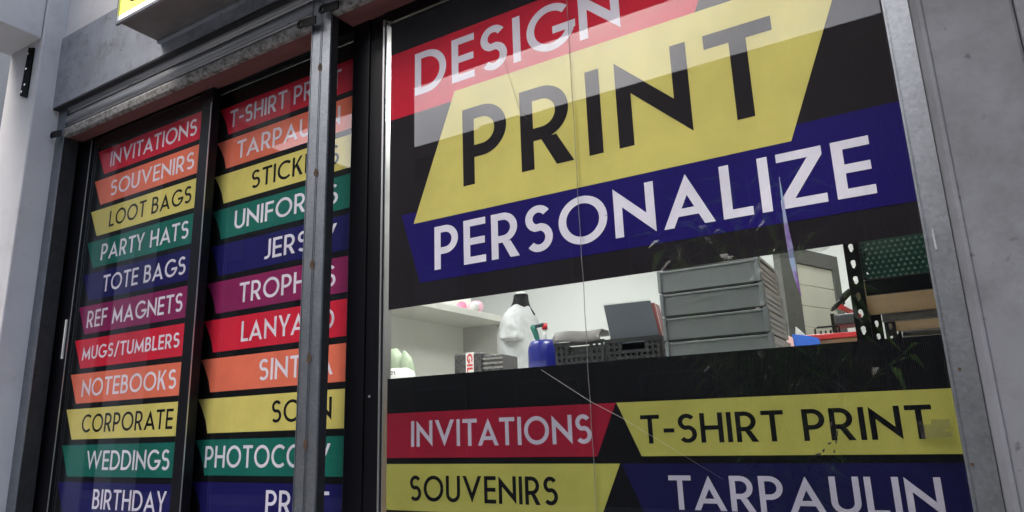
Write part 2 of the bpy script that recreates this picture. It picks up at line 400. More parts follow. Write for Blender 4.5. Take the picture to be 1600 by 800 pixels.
MB().add([(0.0765,-0.098,0),(0.0885,-0.124,0),(0.096,-0.124,0),(0.096,-0.09,0),(0.0765,-0.098,4.0),(0.0885,-0.124,4.0),(0.096,-0.124,4.0),(0.096,-0.09,4.0)],
         [(0,1,5,4),(1,2,6,5),(3,0,4,7),(2,3,7,6)]).build('sealant_bead', M['plaster_dark'], bld)
MB().box(-7.0, -3.647, 0.02, 0.20, -0.004, 4.6).build('neighbouring_wall', mat('blue_grey', (0.075,0.09,0.11), 0.6, var=0.12, vscale=4), bld)
MB().box(-1.42, 0.084, 0.0, 0.15, -0.004, 0.45).build('dado', M['plaster'], bld)
MB().box(-3.5, 1.5, 0.2, 3.4, -0.02, 0.0).build('room_floor', M['room_floor'], bld)
MB().box(-3.5, 1.5, 0.162, 3.4, 3.0, 3.1).build('room_ceiling', M['room_wall'], bld)
MB().box(-3.6, -3.5, 0.302, 3.4, 0, 3.1).build('room_wall', M['room_wall'], bld)
MB().box(-3.6, 1.6, 3.4, 3.5, 0, 3.1).build('room_wall', M['room_wall'], bld)
MB().box(1.5, 1.6, 0.202, 3.4, 0, 3.1).build('room_wall', M['room_wall'], bld)
MB().box(-0.86, -0.70, 2.55, 3.398, 0, 2.33).build('partition', mat('partition', (0.42,0.40,0.36), 0.8, var=0.05), bld)

# ---- ceiling lamps of the room
for i, (x, y) in enumerate([(-2.2,0.55),(-0.75,0.50),(-2.3,2.3),(-0.5,2.3)]):
    t = thing('ceiling_light', (x,y,2.98), ['square ceiling lamp of the room behind the list doors, nearest the street',
        'square ceiling lamp of the room just behind the big window banner', 'square ceiling lamp at the back of the room, left side',
        'square ceiling lamp at the back of the room near the panelled door'][i], 'lamp', 'ceiling lamps in the shop')
    MB().box(x-.32,x+.32,y-.32,y+.32,2.975,2.998).build('housing', M['white_plastic'], t)
    MB().box(x-.29,x+.29,y-.29,y+.29,2.968,2.9745).build('diffuser', M['lamp'], t)

# ================================================================== SHUTTERS
def slat_profile(y, z0, z1):
    n = 8; p = []
    for i in range(n+1):
        a = i/n; p.append((y - 0.014*math.sin(math.pi*a**0.8)**0.7, z0+(z1-z0)*a))
    return p + [(yy+0.002, zz) for yy,zz in reversed(p)]
def lug(name, x, z, parent, d=1):
    """flat steel eye sticking out sideways from the bottom rail"""
    mb = MB(); n = 14; y0, y1 = -0.128, -0.122
    ro, ri = 0.0165, 0.007
    O = [(x+ro*math.cos(2*math.pi*i/n), z+ro*math.sin(2*math.pi*i/n)) for i in range(n)]
    I = [(x+ri*math.cos(2*math.pi*i/n)*0.9, z+ri*1.25*math.sin(2*math.pi*i/n)) for i in range(n)]
    v = [(a,y0,b) for a,b in O]+[(a,y0,b) for a,b in I]+[(a,y1,b) for a,b in O]+[(a,y1,b) for a,b in I]
    f = []
    for i in range(n):
        j = (i+1)%n
        f += [(i,j,n+j,n+i),(2*n+j,2*n+i,3*n+i,3*n+j),(i,2*n+i,2*n+j,j),(n+i,n+j,3*n+j,3*n+i)]
    mb.add(v, f)
    mb.plate([(x+d*0.011,z-0.016),(x+d*0.075,z-0.024),(x+d*0.075,z+0.006),(x+d*0.011,z+0.015)][::(1 if d>0 else -1)], y0+0.0005, y1-0.0005)
    return mb.build(name, M['black_steel'], parent)
def shutter(name, label, xl, xr, gl, gr, zb, lugs):
    t = thing(name, ((xl+xr)/2, -0.1, 0), label, 'shutter', 'rolled up shutters over the shop front')
    # bottom rail and boards
    MB().extr_x([(-0.100,zb+0.004),(-0.096,zb),(-0.080,zb),(-0.080,zb+0.042),(-0.099,zb+0.042),(-0.104,zb+0.03)], xl, xr).build('bottom_rail', M['rail'], t)
    MB().box(xl, xr, -0.079, -0.036, zb+0.001, zb+0.03).build('underside_board', M['redwood'], t)
    MB().box(xl, xr, -0.0345, 0.004, zb+0.003, zb+0.03).build('underside_board', M['redwood'], t)
    z = zb+0.0435
    MB().box(xl, xr, -0.092, -0.084, z, z+0.005).build('shadow_groove', M['channel'], t); z += 0.0052  # dark strip paints the shadow in the gap above the rail
    MB().extr_x([(-0.098,z),(-0.086,z),(-0.086,z+0.008),(-0.098,z+0.008),(-0.102,z+0.004)], xl, xr).build('rib', M['slat'], t)
    z += 0.0085
    MB().box(xl, xr, -0.090, -0.084, z, z+0.0035).build('shadow_groove', M['channel'], t); z += 0.004  # second dark strip, gap shadow painted the same way
    for k in range(4):
        hgt = 0.052
        s_ = MB().extr_x(slat_profile(-0.088, z, z+hgt), xl, xr, True).build('slat', M['slat'], t)
        MB().box(xl, xr, -0.0865, -0.082, z+hgt+0.0003, z+hgt+0.0042).build('shadow_groove', M['channel'], s_)  # painted shadow line between slats
        MB().extr_x([(-0.0905,z+hgt+0.0045),(-0.084,z+hgt+0.0045),(-0.084,z+hgt+0.012),(-0.0905,z+hgt+0.012),(-0.097,z+hgt+0.009)], xl, xr).build('rib', M['slat'], s_)
        z += hgt+0.0125
    # guides
    for (x0,x1,side) in (gl,gr):
        g = MB().box(x0,x1,-0.100,-0.094,0,3.3).build('guide_rail', M['galv'], t, bevel(0.0015))
        if side == 'R':   # slot opens to the right
            MB().box(x0+0.001,x1-0.004,-0.0935,-0.064,0,3.3).build('guide_channel', M['channel'], g)
        elif side == 'L':
            MB().box(x0+0.004,x1-0.001,-0.0935,-0.064,0,3.3).build('guide_channel', M['channel'], g)
        else:
            MB().box(x0+0.003,x1-0.003,-0.0935,-0.03,0,3.3).build('guide_channel', M['channel'], g)
    # shutter box: fascia sheet with a bottom lip
    bx = MB().extr_x([(-0.130,3.016),(-0.092,3.018),(-0.092,3.021),(-0.127,3.0195),(-0.127,3.38),(-0.130,3.38)], min(gl[0],xl)+0.001, gr[1]-0.001 if gr[2]!='L' else gr[1]).build('shutter_box', M['fascia'], t)
    MB().box(min(gl[0],xl)+0.002, gr[1]-0.002, -0.1285, -0.093, 3.0085, 3.0155).build('box_lip', M['channel'], t)
    for (x,d) in lugs: lug('lug', x, zb+0.012, t, d)
    return t
ls = shutter('roller_shutter', 'rolled up grey roller shutter above the two list doors, left of the steel post', -3.268, -1.659,
             (-3.341,-3.270,'W'), (-1.657,-1.6125,'R'), 2.865, [(-3.318,1),(-1.690,1)])
rs = shutter('roller_shutter', 'rolled up grey roller shutter above the big window, right of the steel post', -1.5645, 0.029,
             (-1.6115,-1.567,'L'), (0.030,0.0755,'W'), 2.885, [(-1.585,1)])
# raised edges and seam on the guides, bolts with rust
for x in (-1.6555,-1.6155,-1.6085,-1.5685): MB().box(x-0.0012,x+0.0012,-0.1022,-0.1002,0,3.3).build('guide_rib', M['galv'], ls if x < -1.612 else rs)
for x in (0.0325,0.0738): MB().box(x-0.002,x+0.002,-0.1035,-0.1002,0,3.3).build('guide_rib', M['galv'], rs)
for z in (2.702,2.322,2.015,1.722,1.47,1.2):
    b = MB(); n = 10
    b.add([(-1.612+0.0075*math.cos(2*math.pi*i/n)*(1+.5*random.random()), -0.1026, z-0.003+0.013*math.sin(2*math.pi*i/n)*(1+.4*random.random())) for i in range(n)], [tuple(range(n))])
    b.add([(-1.612+0.004*math.cos(2*math.pi*i/n), -0.1046, z+0.004*math.sin(2*math.pi*i/n)) for i in range(n)], [tuple(range(n))])
    b.build('bolt', M['rust'], rs)
for x,z in ((0.048,1.573),(0.041,1.408)): MB().tube([(x,-0.099,z),(x,-0.103,z)],0.003).build('bolt', M['rust'], rs)
MB().plate([(0.0445,1.797),(0.0485,1.797),(0.0475,1.838),(0.045,1.838)],-0.1018,-0.1002).build('tape_scrap', mat('dull_tape',(0.30,0.31,0.33),0.5), rs)

# ================================================================== SIGN BOX
sg = thing('sign_box', (-1.1,-0.13,3.077), 'backlit sign box with yellow and white face, high on the grey fascia', 'sign')
SB = mat('sign_metal', (0.16,0.15,0.15), 0.55, 0.4, var=0.3, vscale=4, bump=0.05, stain=(0.23,0.11,0.09), stain_scale=4, stain_lo=0.6, stain_hi=0.68)
MB().box(-2.509, 0.3, -0.305, -0.132, 3.079, 3.082).build('bottom_panel', SB, sg)
MB().box(-2.509, 0.3, -0.150, -0.132, 3.068, 3.0785).build('bottom_rail', M['fascia'], sg)
MB().box(-2.509, -2.506, -0.305, -0.132, 3.0825, 3.65).build('end_panel', SB, sg)
MB().box(-2.509, 0.3, -0.305, -0.132, 3.651, 3.655).build('top_panel', SB, sg)
MB().box(-2.516, 0.3, -0.316, -0.3055, 3.066, 3.0785).build('frame', M['galv'], sg)
MB().box(-2.516, -2.5065, -0.316, -0.3055, 3.079, 3.65).build('frame', M['galv'], sg)
MB().box(-2.506, 0.3, -0.309, -0.3056, 3.079, 3.106).build('face_band', mat('sign_white', (0.86,0.90,0.92), 0.4, emit=0.75), sg)
MB().box(-2.506, 0.3, -0.309, -0.3056, 3.1062, 3.65).build('face', mat('sign_yellow', (0.86,0.86,0.10), 0.4, emit=0.7), sg)
letters('S', -2.475, -2.34, 3.137, 3.42, -0.3096, mat('sign_ink', (0.012,0.012,0.03), 0.4), sg)

# black slotted strip on the pier
st = thing('metal_strip', (-3.43,-0.215,3.05), 'black slotted metal strip screwed to the pale pier under the beam', 'bracket')
MB().plate([(-3.476,3.083),(-3.408,3.055),(-3.405,3.10),(-3.404,3.312),(-3.428,3.318),(-3.459,3.332)],-0.216,-0.2105).build('strip', mat('dull_black',(0.004,0.004,0.004),0.8,spec=0.05), st)
for x,z in ((-3.452,3.295),(-3.449,3.215),(-3.440,3.13),(-3.462,3.10)):
    MB().tube([(x,-0.2162,z),(x,-0.2185,z)],0.0055,8).build('screw', M['silver'], st)

# ================================================================== DOORS AND WINDOW
fr = thing('door_frame', (-2.4,0.0,0), 'black aluminium frame around the two list doors, with wide post towards the window', 'frame')
MB().box(-3.340,-3.303,0.002,0.10,0,2.90).build('jamb', M['black_alu'], fr)
MB().box(-3.302,-1.561,0.002,0.074,2.872,2.95).build('header', M['black_alu'], fr)
MB().box(-1.560,-1.484,0.0,0.10,0,2.95).build('post', M['black_alu'], fr, bevel(0.002))
MB().box(-1.483,-1.420,0.006,0.031,0,2.95).build('post', M['black_alu'], fr, bevel(0.002))
MB().tube([(-1.463,0.0062,1.60),(-1.463,0.0035,1.60)],0.004,8).build('screw', M['silver'], fr)
MB().box(-3.331,-3.325,-0.058,-0.052,0,2.86).build('track_strip', M['silver'], fr)

def door(label, yc, xl, xr, sl, sr, ztop):
    """xl..xr glass; sl, sr stile widths"""
    t = thing('glass_door', ((xl+xr)/2, yc, 0), label, 'door', 'sliding glass doors with printed lists')
    MB().box(xl-sl,xl,yc-0.016,yc+0.02,0.02,ztop+0.05).build('stile', M['black_alu'], t, bevel(0.002))
    MB().box(xr,xr+sr,yc-0.016,yc+0.02,0.02,ztop+0.05).build('stile', M['black_alu'], t, bevel(0.002))
    MB().box(xl+.0005,xr-.0005,yc-0.016,yc+0.02,ztop,ztop+0.05).build('top_rail', M['black_alu'], t)
    MB().box(xl+.0005,xr-.0005,yc-0.016,yc+0.02,0.02,0.14).build('bottom_rail', M['black_alu'], t)
    MB().box(xl+.001,xr-.001,yc-0.009,yc-0.004,0.1405,ztop-.0005).build('pane', M['glass_door'], t)
    return t
d1 = door('left glass door whose list runs from invitations down to birthday', 0.0, -3.178, -2.371, 0.122, 0.066, 2.868)
MB().box(-3.1825,-3.1795,-0.0195,-0.0165,0.3,2.855).build('edge_trim', M['silver'], d1)
MB().box(-2.3085,-2.3055,-0.0195,-0.0165,0.3,2.80).build('edge_trim', M['silver'], d1)
MB().box(-3.214,-3.204,-0.022,-0.0165,1.845,2.015).build('handle', M['white_plastic'], d1)
K2 = 1.644/1.6
d2 = door('right glass door, half hidden by the steel post, list from t-shirt print to print', 0.044, -2.360, -1.578, 0.02, 0.016, 2.868)
MB().box(-1.5778,-1.5745,0.024,0.0275,0.2,2.86).build('edge_trim', M['white_plastic'], d2)

# ---- list banners behind the door glass
b1 = thing('list_banner', (-2.78,0.004,0.3), 'black printed list behind the left door glass, invitations to birthday', 'banner', 'printed lists on the doors')
MB().box(-3.1765,-2.3725,0.0022,0.003,0.2,2.866).build('sheet', BLK, b1); backing(-3.1760,-2.3730,0.0034,0.2,2.865,b1)
rows1 = [('INVITATIONS',RED,WHT,-3.040),('SOUVENIRS',ORANGE,WHT,-3.013),('LOOT BAGS',YEL,BLK,-2.995),('PARTY HATS',GRN,WHT,-3.030),('TOTE BAGS',NAVY,WHT,-2.989),
         ('REF MAGNETS',PUR,WHT,-3.081),('MUGS/TUMBLERS',RED,WHT,-3.088),('NOTEBOOKS',ORANGE,WHT,-3.060),('CORPORATE',YEL,BLK,-3.030),('WEDDINGS',GRN,WHT,-2.966),('BIRTHDAY',NAVY,WHT,-2.891)]
for i,(tx,mb_,ml,x0) in enumerate(rows1):
    zt = 2.794 - 0.1459*i
    s_ = stripe([(-3.150-.0015*i,zt),(-3.080-.002*i,zt-0.1235),(-2.396,zt-0.1235),(-2.396,zt)], 0.0018, mb_, b1, tx.lower()+' stripe')
    cap = 0.057 if '/' in tx else 0.0735
    letters(tx, x0, -2.418, zt-0.024-cap-(0.008 if '/' in tx else 0), zt-0.024-(0.008 if '/' in tx else 0), 0.0010, ml, s_, s=0.15 if '/' in tx else 0.138)
b2 = thing('list_banner', (-2.0,0.05,0.3), 'black printed list behind the right door glass, crossed by the steel post', 'banner', 'printed lists on the doors')
MB().box(-2.359,-1.579,0.0462,0.047,0.2,2.866).build('sheet', BLK, b2); backing(-2.3585,-1.5795,0.0474,0.2,2.865,b2)
rows2 = [('T-SHIRT PRINT',RED,WHT,-2.210),('TARPAULIN',ORANGE,WHT,-2.155),('STICKERS',YEL,BLK,-2.060),('UNIFORMS',GRN,WHT,-2.142),('JERSEY',NAVY,WHT,-1.970),('TROPHIES',PUR,WHT,-2.089),
         ('LANYARD',RED,WHT,-2.065),('SINTRA',ORANGE,WHT,-1.961),('SCAN',YEL,BLK,-1.888),('PHOTOCOPY',GRN,WHT,-2.217),('PRINT',NAVY,WHT,-1.895)]
for i,(tx,mb_,ml,x0) in enumerate(rows2):
    zt = 1.5 + (2.763 - 0.1418*i - 1.5)*K2; hh = 0.1195*K2
    xl = -2.279*K2; xb = -2.214*K2
    pts = [(xl,zt),(xl+(xb-xl)*0.42,zt-hh*0.30),(xl+(xb-xl)*0.78,zt-hh*0.64),(xb,zt-hh),(-1.5800,zt-hh),(-1.5800,zt)]
    s_ = stripe(pts, 0.0458, mb_, b2, tx.lower()+' stripe')
    letters(tx, x0*K2, -1.614*K2, zt-0.022-0.0745, zt-0.022, 0.0450, ml, s_, s=0.138)

# ---- the window
wd = thing('shop_window', (-0.69,0.0,0.45), 'big fixed shop window of two glass panes with a seam in the middle', 'window')
MB().box(-1.4195,-1.4125,-0.004,0.03,0.45,2.86).build('bead', M['silver'], wd)
MB().box(-1.4118,-1.4055,0.0,0.03,0.45,2.85).build('bead', M['black_alu'], wd)
MB().box(-1.4050,-1.4010,-0.003,0.03,0.45,2.84).build('bead', M['silver'], wd)
MB().box(-1.419,0.084,0.0,0.074,2.862,2.95).build('header', M['black_alu'], wd)
MB().box(-1.4005,0.084,-0.003,0.028,2.842,2.8615).build('top_bead', M['black_alu'], wd)
MB().box(0.0335,0.084,-0.06,0.03,0.45,2.8415).build('jamb', M['black_alu'], wd)
MB().box(-1.4005,0.033,-0.003,0.03,0.452,0.48).build('sill', M['black_alu'], wd)
MB().box(-1.4002,-0.7293,-0.010,-0.004,0.4805,2.8415).build('pane', M['glass'], wd)
MB().box(-0.7275,0.0330,-0.010,-0.004,0.4805,2.8415).build('pane', M['glass'], wd)
seam = MB(); sp = []
for i in range(60):
    z = 0.485 + i*(2.355/59); sp.append((-0.7284+0.0007*math.sin(i*1.7)+0.0005*math.sin(i*.6), -0.0075, z))
seam.tube(sp, 0.0009, 5).build('seam', mat('sealant', (0.22,0.21,0.2), 0.4, var=0.5, vscale=40), wd)

WIRE_L = mat('wire_reflection', (0.34,0.33,0.32), 0.4); WIRE_D = mat('wire_reflection_dark', (0.16,0.13,0.06), 0.5)  # thin tubes on the glass painting in reflected overhead wires
MB().tube([(-0.860,-0.0107,1.638),(-0.725,-0.0107,1.551),(-0.647,-0.0107,1.510),(-0.420,-0.0107,1.371)], [.0003,.0005,.0004,.0001], 4).build('wire_reflection', WIRE_L, wd)
MB().tube([(-0.956,-0.0107,2.608),(-0.896,-0.0107,2.383),(-0.869,-0.0107,2.342)], [.0003,.0007,.0003], 4).build('wire_reflection', WIRE_D, wd)
# ---- upper window banner
ub = thing('window_banner', (-0.69,0.004,1.856), 'large upper window banner reading design print personalize', 'banner')
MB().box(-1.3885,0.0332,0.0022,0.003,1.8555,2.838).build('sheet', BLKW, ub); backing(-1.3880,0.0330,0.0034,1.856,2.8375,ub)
s_ = stripe([(-1.388,2.717),(-1.388,2.481),(-0.39,2.481),(-0.29,2.717)], 0.0018, REDW, ub, 'red design stripe')
letters('DESIGN', -1.286, -0.577, 2.540, 2.689, 0.0010, WHT, s_, s=0.155, gap=0.13)
s_ = stripe([(-1.339,2.149),(-1.266,1.924),(0.0325,1.924),(0.0325,2.149)], 0.0017, NAVYW, ub, 'navy personalize stripe')
letters('PERSONALIZE', -1.2105, -0.037, 1.955, 2.087, 0.0006, WHT, s_, s=0.155, gap=0.13)
s_ = stripe([(-1.130,2.512),(-1.290,2.112),(-0.191,2.112),(-0.030,2.512)], 0.0011, YELW, ub, 'yellow print stripe')
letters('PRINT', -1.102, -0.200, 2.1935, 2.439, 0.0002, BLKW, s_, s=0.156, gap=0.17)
# clear tape along the lower hem
tp = thing('clear_tape', (-0.2,0.0,1.83), 'strip of clear sticky tape hanging off the hem of the upper banner near the rack', 'tape')
mb = MB(); n = 14
for i in range(n):
    a = i/(n-1); x = -0.262+0.118*a
    mb.v += [Vector((x,-0.0015,1.862-0.004*math.sin(a*9))), Vector((x,-0.0015,1.840+0.010*a+0.003*math.sin(a*13)))]
for i in range(n-1): mb.f.append((2*i,2*i+1,2*i+3,2*i+2)); mb.sm.append(True)
mb.build('tape', glass_mat('tape_film', (0.86,0.86,0.86), 0.16, 0.10), tp)

# ---- lower window banner
lb = thing('window_banner', (-0.69,0.004,0.5), 'lower black window banner with invitations, souvenirs, t-shirt print and tarpaulin', 'banner')
MB().box(-1.3895,0.0332,0.0022,0.003,0.5,1.6475).build('sheet', BLK, lb); backing(-1.3890,0.0330,0.0034,0.5,1.647,lb)
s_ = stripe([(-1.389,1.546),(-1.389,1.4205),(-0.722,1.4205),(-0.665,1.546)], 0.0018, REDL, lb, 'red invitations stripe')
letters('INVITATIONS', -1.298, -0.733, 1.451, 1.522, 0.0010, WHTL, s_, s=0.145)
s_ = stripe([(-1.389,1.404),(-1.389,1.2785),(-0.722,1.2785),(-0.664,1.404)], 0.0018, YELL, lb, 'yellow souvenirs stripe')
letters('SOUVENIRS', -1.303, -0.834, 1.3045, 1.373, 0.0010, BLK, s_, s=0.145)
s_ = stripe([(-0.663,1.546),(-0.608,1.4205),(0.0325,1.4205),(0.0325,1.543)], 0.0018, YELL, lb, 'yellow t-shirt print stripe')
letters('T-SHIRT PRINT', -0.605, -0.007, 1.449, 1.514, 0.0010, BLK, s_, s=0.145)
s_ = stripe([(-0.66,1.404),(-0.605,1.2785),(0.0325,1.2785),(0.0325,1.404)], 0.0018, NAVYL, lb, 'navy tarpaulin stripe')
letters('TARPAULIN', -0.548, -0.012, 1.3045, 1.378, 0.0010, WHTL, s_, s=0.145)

sr_ = thing('sticker_remnant', (0.0,-0.011,1.45), 'torn clear sticker remnant on the glass over the last letter of t-shirt print', 'sticker')
MB().plate([(-0.0345,1.4815),(-0.030,1.450),(0.020,1.4515),(0.0195,1.461),(0.006,1.464),(0.0205,1.469),(0.019,1.485),(-0.010,1.4855),(-0.012,1.476),(-0.026,1.476),(-0.027,1.4835)][::1],-0.0108,-0.0103).build('film', glass_mat('sticker_film',(0.90,0.90,0.86),0.08,0.16), sr_)
pd = thing('paint_drips', (-0.22,-0.011,1.45), 'small dark paint drips on the glass below the word print, lower right', 'stain')
for (x,z,w,h) in ((-0.189,1.483,.003,.006),(-0.180,1.464,.0025,.008),(-0.197,1.444,.0045,.003),(-0.184,1.447,.002,.005),(-0.221,1.423,.007,.003),(-0.190,1.428,.002,.005),(-0.210,1.430,.003,.005)):
    MB().plate([(x-w,z),(x-w*.2,z-h),(x+w*.7,z-h*.4),(x+w,z+h*.8),(x+w*.1,z+h*.5)],-0.0107,-0.0103).build('drip', mat('drip_paint',(0.02,0.02,0.012),0.5), pd)

# ================================================================== INSIDE THE ROOM
CT = 1.66
cb = thing('cabinet', (-1.16,1.1,0), 'tall wooden cabinet with white top behind the lower window banner', 'cabinet')
MB().box(-2.118,-0.205,0.47,1.92,0.0,CT-0.0305).build('body', M['wood'], cb)
MB().box(-2.122,-0.20,0.45,1.93,CT-0.03,CT).build('top', M['white_board'], cb, bevel(0.003))
for k in range(4):
    x0 = -2.10+0.475*k
    dd = MB().box(x0,x0+0.455,0.452,0.4695,0.1,CT-0.06).build('cabinet_door', M['wood'], cb)
    MB().box(x0+0.42,x0+0.435,0.435,0.4515,0.8,0.95).build('handle', M['silver'], dd)

# white shelf unit at the left
su = thing('shelf_unit', (-2.3,1.2,0), 'white shelf unit at the left of the room with one long board', 'shelf')
MB().box(-2.47,-2.45,0.50,2.02,0,2.55).build('back_panel', M['white_board'], su)
MB().box(-2.449,-2.132,0.52,2.005,2.100,2.136).build('shelf_board', M['white_board'], su, bevel(0.002))
MB().box(-2.449,-2.165,1.976,2.0,0.002,2.0995).build('end_panel', M['white_board'], su)
MB().box(-2.449,-2.20,1.925,1.975,CT+0.02,2.0995).build('side_board', mat('grey_board',(0.55,0.55,0.52),0.6,var=0.03), su)

# pink plush toy on the shelf
pk = thing('soft_toy', (-2.17,1.62,2.136), 'small pink and white soft toy on the white shelf board', 'toy')
mb = MB()
def ball(mb, c, r, sx=1, sy=1, sz=1, seg=14):
    k = 8
    prof = [(max(1e-4, r*math.sin(math.pi*i/k)), -r*sz*math.cos(math.pi*i/k)) for i in range(k+1)]
    mb.lathe(c, prof, seg, sx, sy); return mb
PINK = mat('pink', (0.85,0.28,0.42), 0.9, var=0.1, vscale=20, bump=0.5, bscale=80); PINKL = mat('pink_pale', (0.85,0.50,0.62), 0.9, var=0.1, vscale=20, bump=0.5)
ball(MB(), (-2.215,1.58,2.165), 0.03).build('ear', PINK, pk)
ball(MB(), (-2.165,1.63,2.165), 0.027, 1.1).build('muzzle', M['white_plastic'], pk)
ball(MB(), (-2.20,1.70,2.176), 0.042, 1.2, 0.8, 0.9).build('body', PINKL, pk)

# dress form with white t-shirt
dm = thing('dress_form', (-1.79,1.5,CT), 'black dress form wearing a plain white t-shirt, beside the white shelf', 'mannequin')
CLOTH = mat('white_cloth', (0.55,0.56,0.57), 0.9, var=0.06, vscale=9, bump=1.0, bscale=22)
cx, cy = -1.79, 1.50
MB().lathe((cx,cy,CT), [(0.09,0),(0.09,0.012),(0.015,0.02),(0.013,0.10)], 20).build('stand', M['black_steel'], dm)
def loft(mb, rings, seg=28):
    k = len(mb.v)
    for (x,y,z,rx,ry,rot,wob) in rings:
        for j in range(seg):
            a = 2*math.pi*j/seg; w = 1 + wob*(math.sin(5*a+z*30)*.6+math.sin(9*a-z*47)*.4)
            px, py = rx*w*math.cos(a), ry*w*math.sin(a)
            mb.v.append(Vector((x+px*math.cos(rot)-py*math.sin(rot), y+px*math.sin(rot)+py*math.cos(rot), z)))
    n = len(rings)
    for i in range(n-1):
        for j in range(seg):
            a, b = k+i*seg+j, k+i*seg+(j+1)%seg
            mb.f.append((a,b,b+seg,a+seg)); mb.sm.append(True)
    mb.f.append(tuple(k+j for j in range(seg-1,-1,-1))); mb.f.append(tuple(k+(n-1)*seg+j for j in range(seg))); mb.sm += [False,False]
    return mb
loft(MB(), [(cx+0.005,cy,2.06,.075,.085,0,0),(cx+0.005,cy,2.10,.052,.06,0,0),(cx+0.008,cy,2.13,.042,.045,0,0),(cx+0.010,cy,2.165,.038,.038,0,0)]).build('neck', M['black_steel'], dm)
MB().lathe((cx+0.010,cy,2.166),[(0.036,0),(0.036,0.006),(0.028,0.010)],18).build('neck_cap', M['silver'], dm)
R0 = 0.22
ftx = bpy.data.textures.new('folds', 'CLOUDS'); ftx.noise_scale = 0.05
FOLD = [('SUBSURF', dict(levels=2, render_levels=2)), ('DISPLACE', dict(texture=ftx, strength=0.024, mid_level=0.5, texture_coords='GLOBAL'))]
sh = loft(MB(), [(cx,cy,1.70,.120,.150,R0,.09),(cx,cy,1.73,.112,.148,R0,.10),(cx,cy,1.77,.114,.146,R0,.08),(cx,cy,1.81,.106,.144,R0,.09),(cx,cy,1.85,.108,.142,R0,.07),(cx,cy,1.89,.103,.144,R0,.06),(cx,cy,1.93,.104,.146,R0,.05),(cx,cy,1.98,.104,.158,R0,.03),
                 (cx,cy,2.03,.092,.165,R0,.01),(cx,cy,2.065,.074,.135,R0,0),(cx,cy,2.09,.058,.080,R0,0),(cx,cy,2.105,.054,.062,R0,0)]).build('shirt', CLOTH, dm, FOLD)
ca, sa = math.cos(R0+math.pi/2), math.sin(R0+math.pi/2)
for d in (-1,1):
    sx_, sy_ = cx+ca*0.150*d, cy+sa*0.150*d
    rg = [(0.035,2.088,.030,.030),(0.075,2.072,.050,.050),(0.115,2.050,.058,.054),(0.150,2.010,.056,.050),(0.163,1.97,.057,.048),(0.172,1.935,.060,.047),(0.177,1.912,.062,.046)]
    loft(MB(), [(cx+ca*q*d*(0.8 if d < 0 else 1.1), cy+sa*q*d*(0.8 if d < 0 else 1.1), z, a, b, R0, .03) for q,z,a,b in rg][::-1], 22).build('sleeve', CLOTH, sh, FOLD)

# blue barrel with tools
br = thing('blue_drum', (-1.345,0.92,CT), 'blue plastic drum with green handle standing out, beside the white t-shirt', 'drum')
BLUE = mat('blue_plastic', (0.012,0.018,0.22), 0.28, var=0.08, vscale=5, coat=0.3)
MB().lathe((-1.345,0.92,CT), [(0.060,0),(0.0665,0.01),(0.0675,0.06),(0.0655,0.064),(0.0675,0.068),(0.0675,0.135),(0.0655,0.15),(0.060,0.166),(0.052,0.176),(0.050,0.176),(0.050,0.165),(0.045,0.16)], 28).build('body', BLUE, br)
sq = thing('hand_pump', (-1.345,0.92,1.8), 'clear tube with red and black pump head in the blue drum', 'pump')
MB().tube([(-1.343,0.92,1.80),(-1.339,0.92,1.885)],0.0085,12).build('tube', mat('clear_plastic',(0.55,0.58,0.56),0.15), sq)
MB().tube([(-1.339,0.92,1.882),(-1.338,0.92,1.908)],0.0115,12).build('collar', mat('red_plastic',(0.6,0.02,0.03),0.35,var=0.1), sq)
MB().tube([(-1.338,0.915,1.903),(-1.376,0.91,1.898)],0.008,10).build('spout', mat('dark_teal',(0.02,0.05,0.06),0.4), sq)
gh = thing('brush', (-1.385,0.92,1.8), 'green brush handle leaning in the blue drum', 'brush')
MB().tube([(-1.362,0.92,1.79),(-1.372,0.92,1.835),(-1.384,0.92,1.875),(-1.394,0.92,1.899),(-1.397,0.92,1.906)],[.007,.009,.013,.013,.007],12).build('handle', mat('green_handle',(0.02,0.16,0.12),0.4,var=0.1), gh)

# wrapped parcel
pc = thing('parcel', (-1.785,1.16,CT), 'dark patterned parcel with white and red tape under the white shelf', 'parcel')
PB = mat('bubble_wrap', (0.06,0.058,0.06), 0.25, var=0.9, vscale=80, bump=1.0, bscale=120)
mb = MB().box(-0.125,0.02,-0.09,0.09,0,0.175); mb.xf(Matrix.Translation((-1.785,1.16,CT)) @ Matrix.Rotation(0.12,4,'Z')); mb.build('box', PB, pc, bevel(0.008))
mb = MB().box(0.024,0.125,-0.088,0.088,0,0.160); mb.xf(Matrix.Translation((-1.785,1.16,CT)) @ Matrix.Rotation(0.12,4,'Z')); mb.build('box', PB, pc, bevel(0.008))
rp = Matrix.Translation((-1.785,1.16,CT)) @ Matrix.Rotation(0.12,4,'Z')
mb = MB().box(-0.062,-0.022,-0.0915,0.0915,-0.001,0.1765); mb.xf(rp); tpz = mb.build('tape', M['white_plastic'], pc)
letters('GILE', 0, 0.115, 0, 0.030, 0, mat('red_ink',(0.55,0.03,0.04),0.5), tpz, s=0.2, rot=rp @ Matrix.Translation((-0.056,-0.0925,0.170)) @ Matrix.Rotation(math.radians(90),4,'Y'))
for k in range(7):
    mb = MB().box(0.0235,0.1255,-0.0892,-0.0882,0.012+0.021*k,0.021+0.021*k); mb.xf(rp); mb.build('wrap_fold', mat('wrap_light',(0.22,0.21,0.2),0.4,var=0.6,vscale=120), pc)

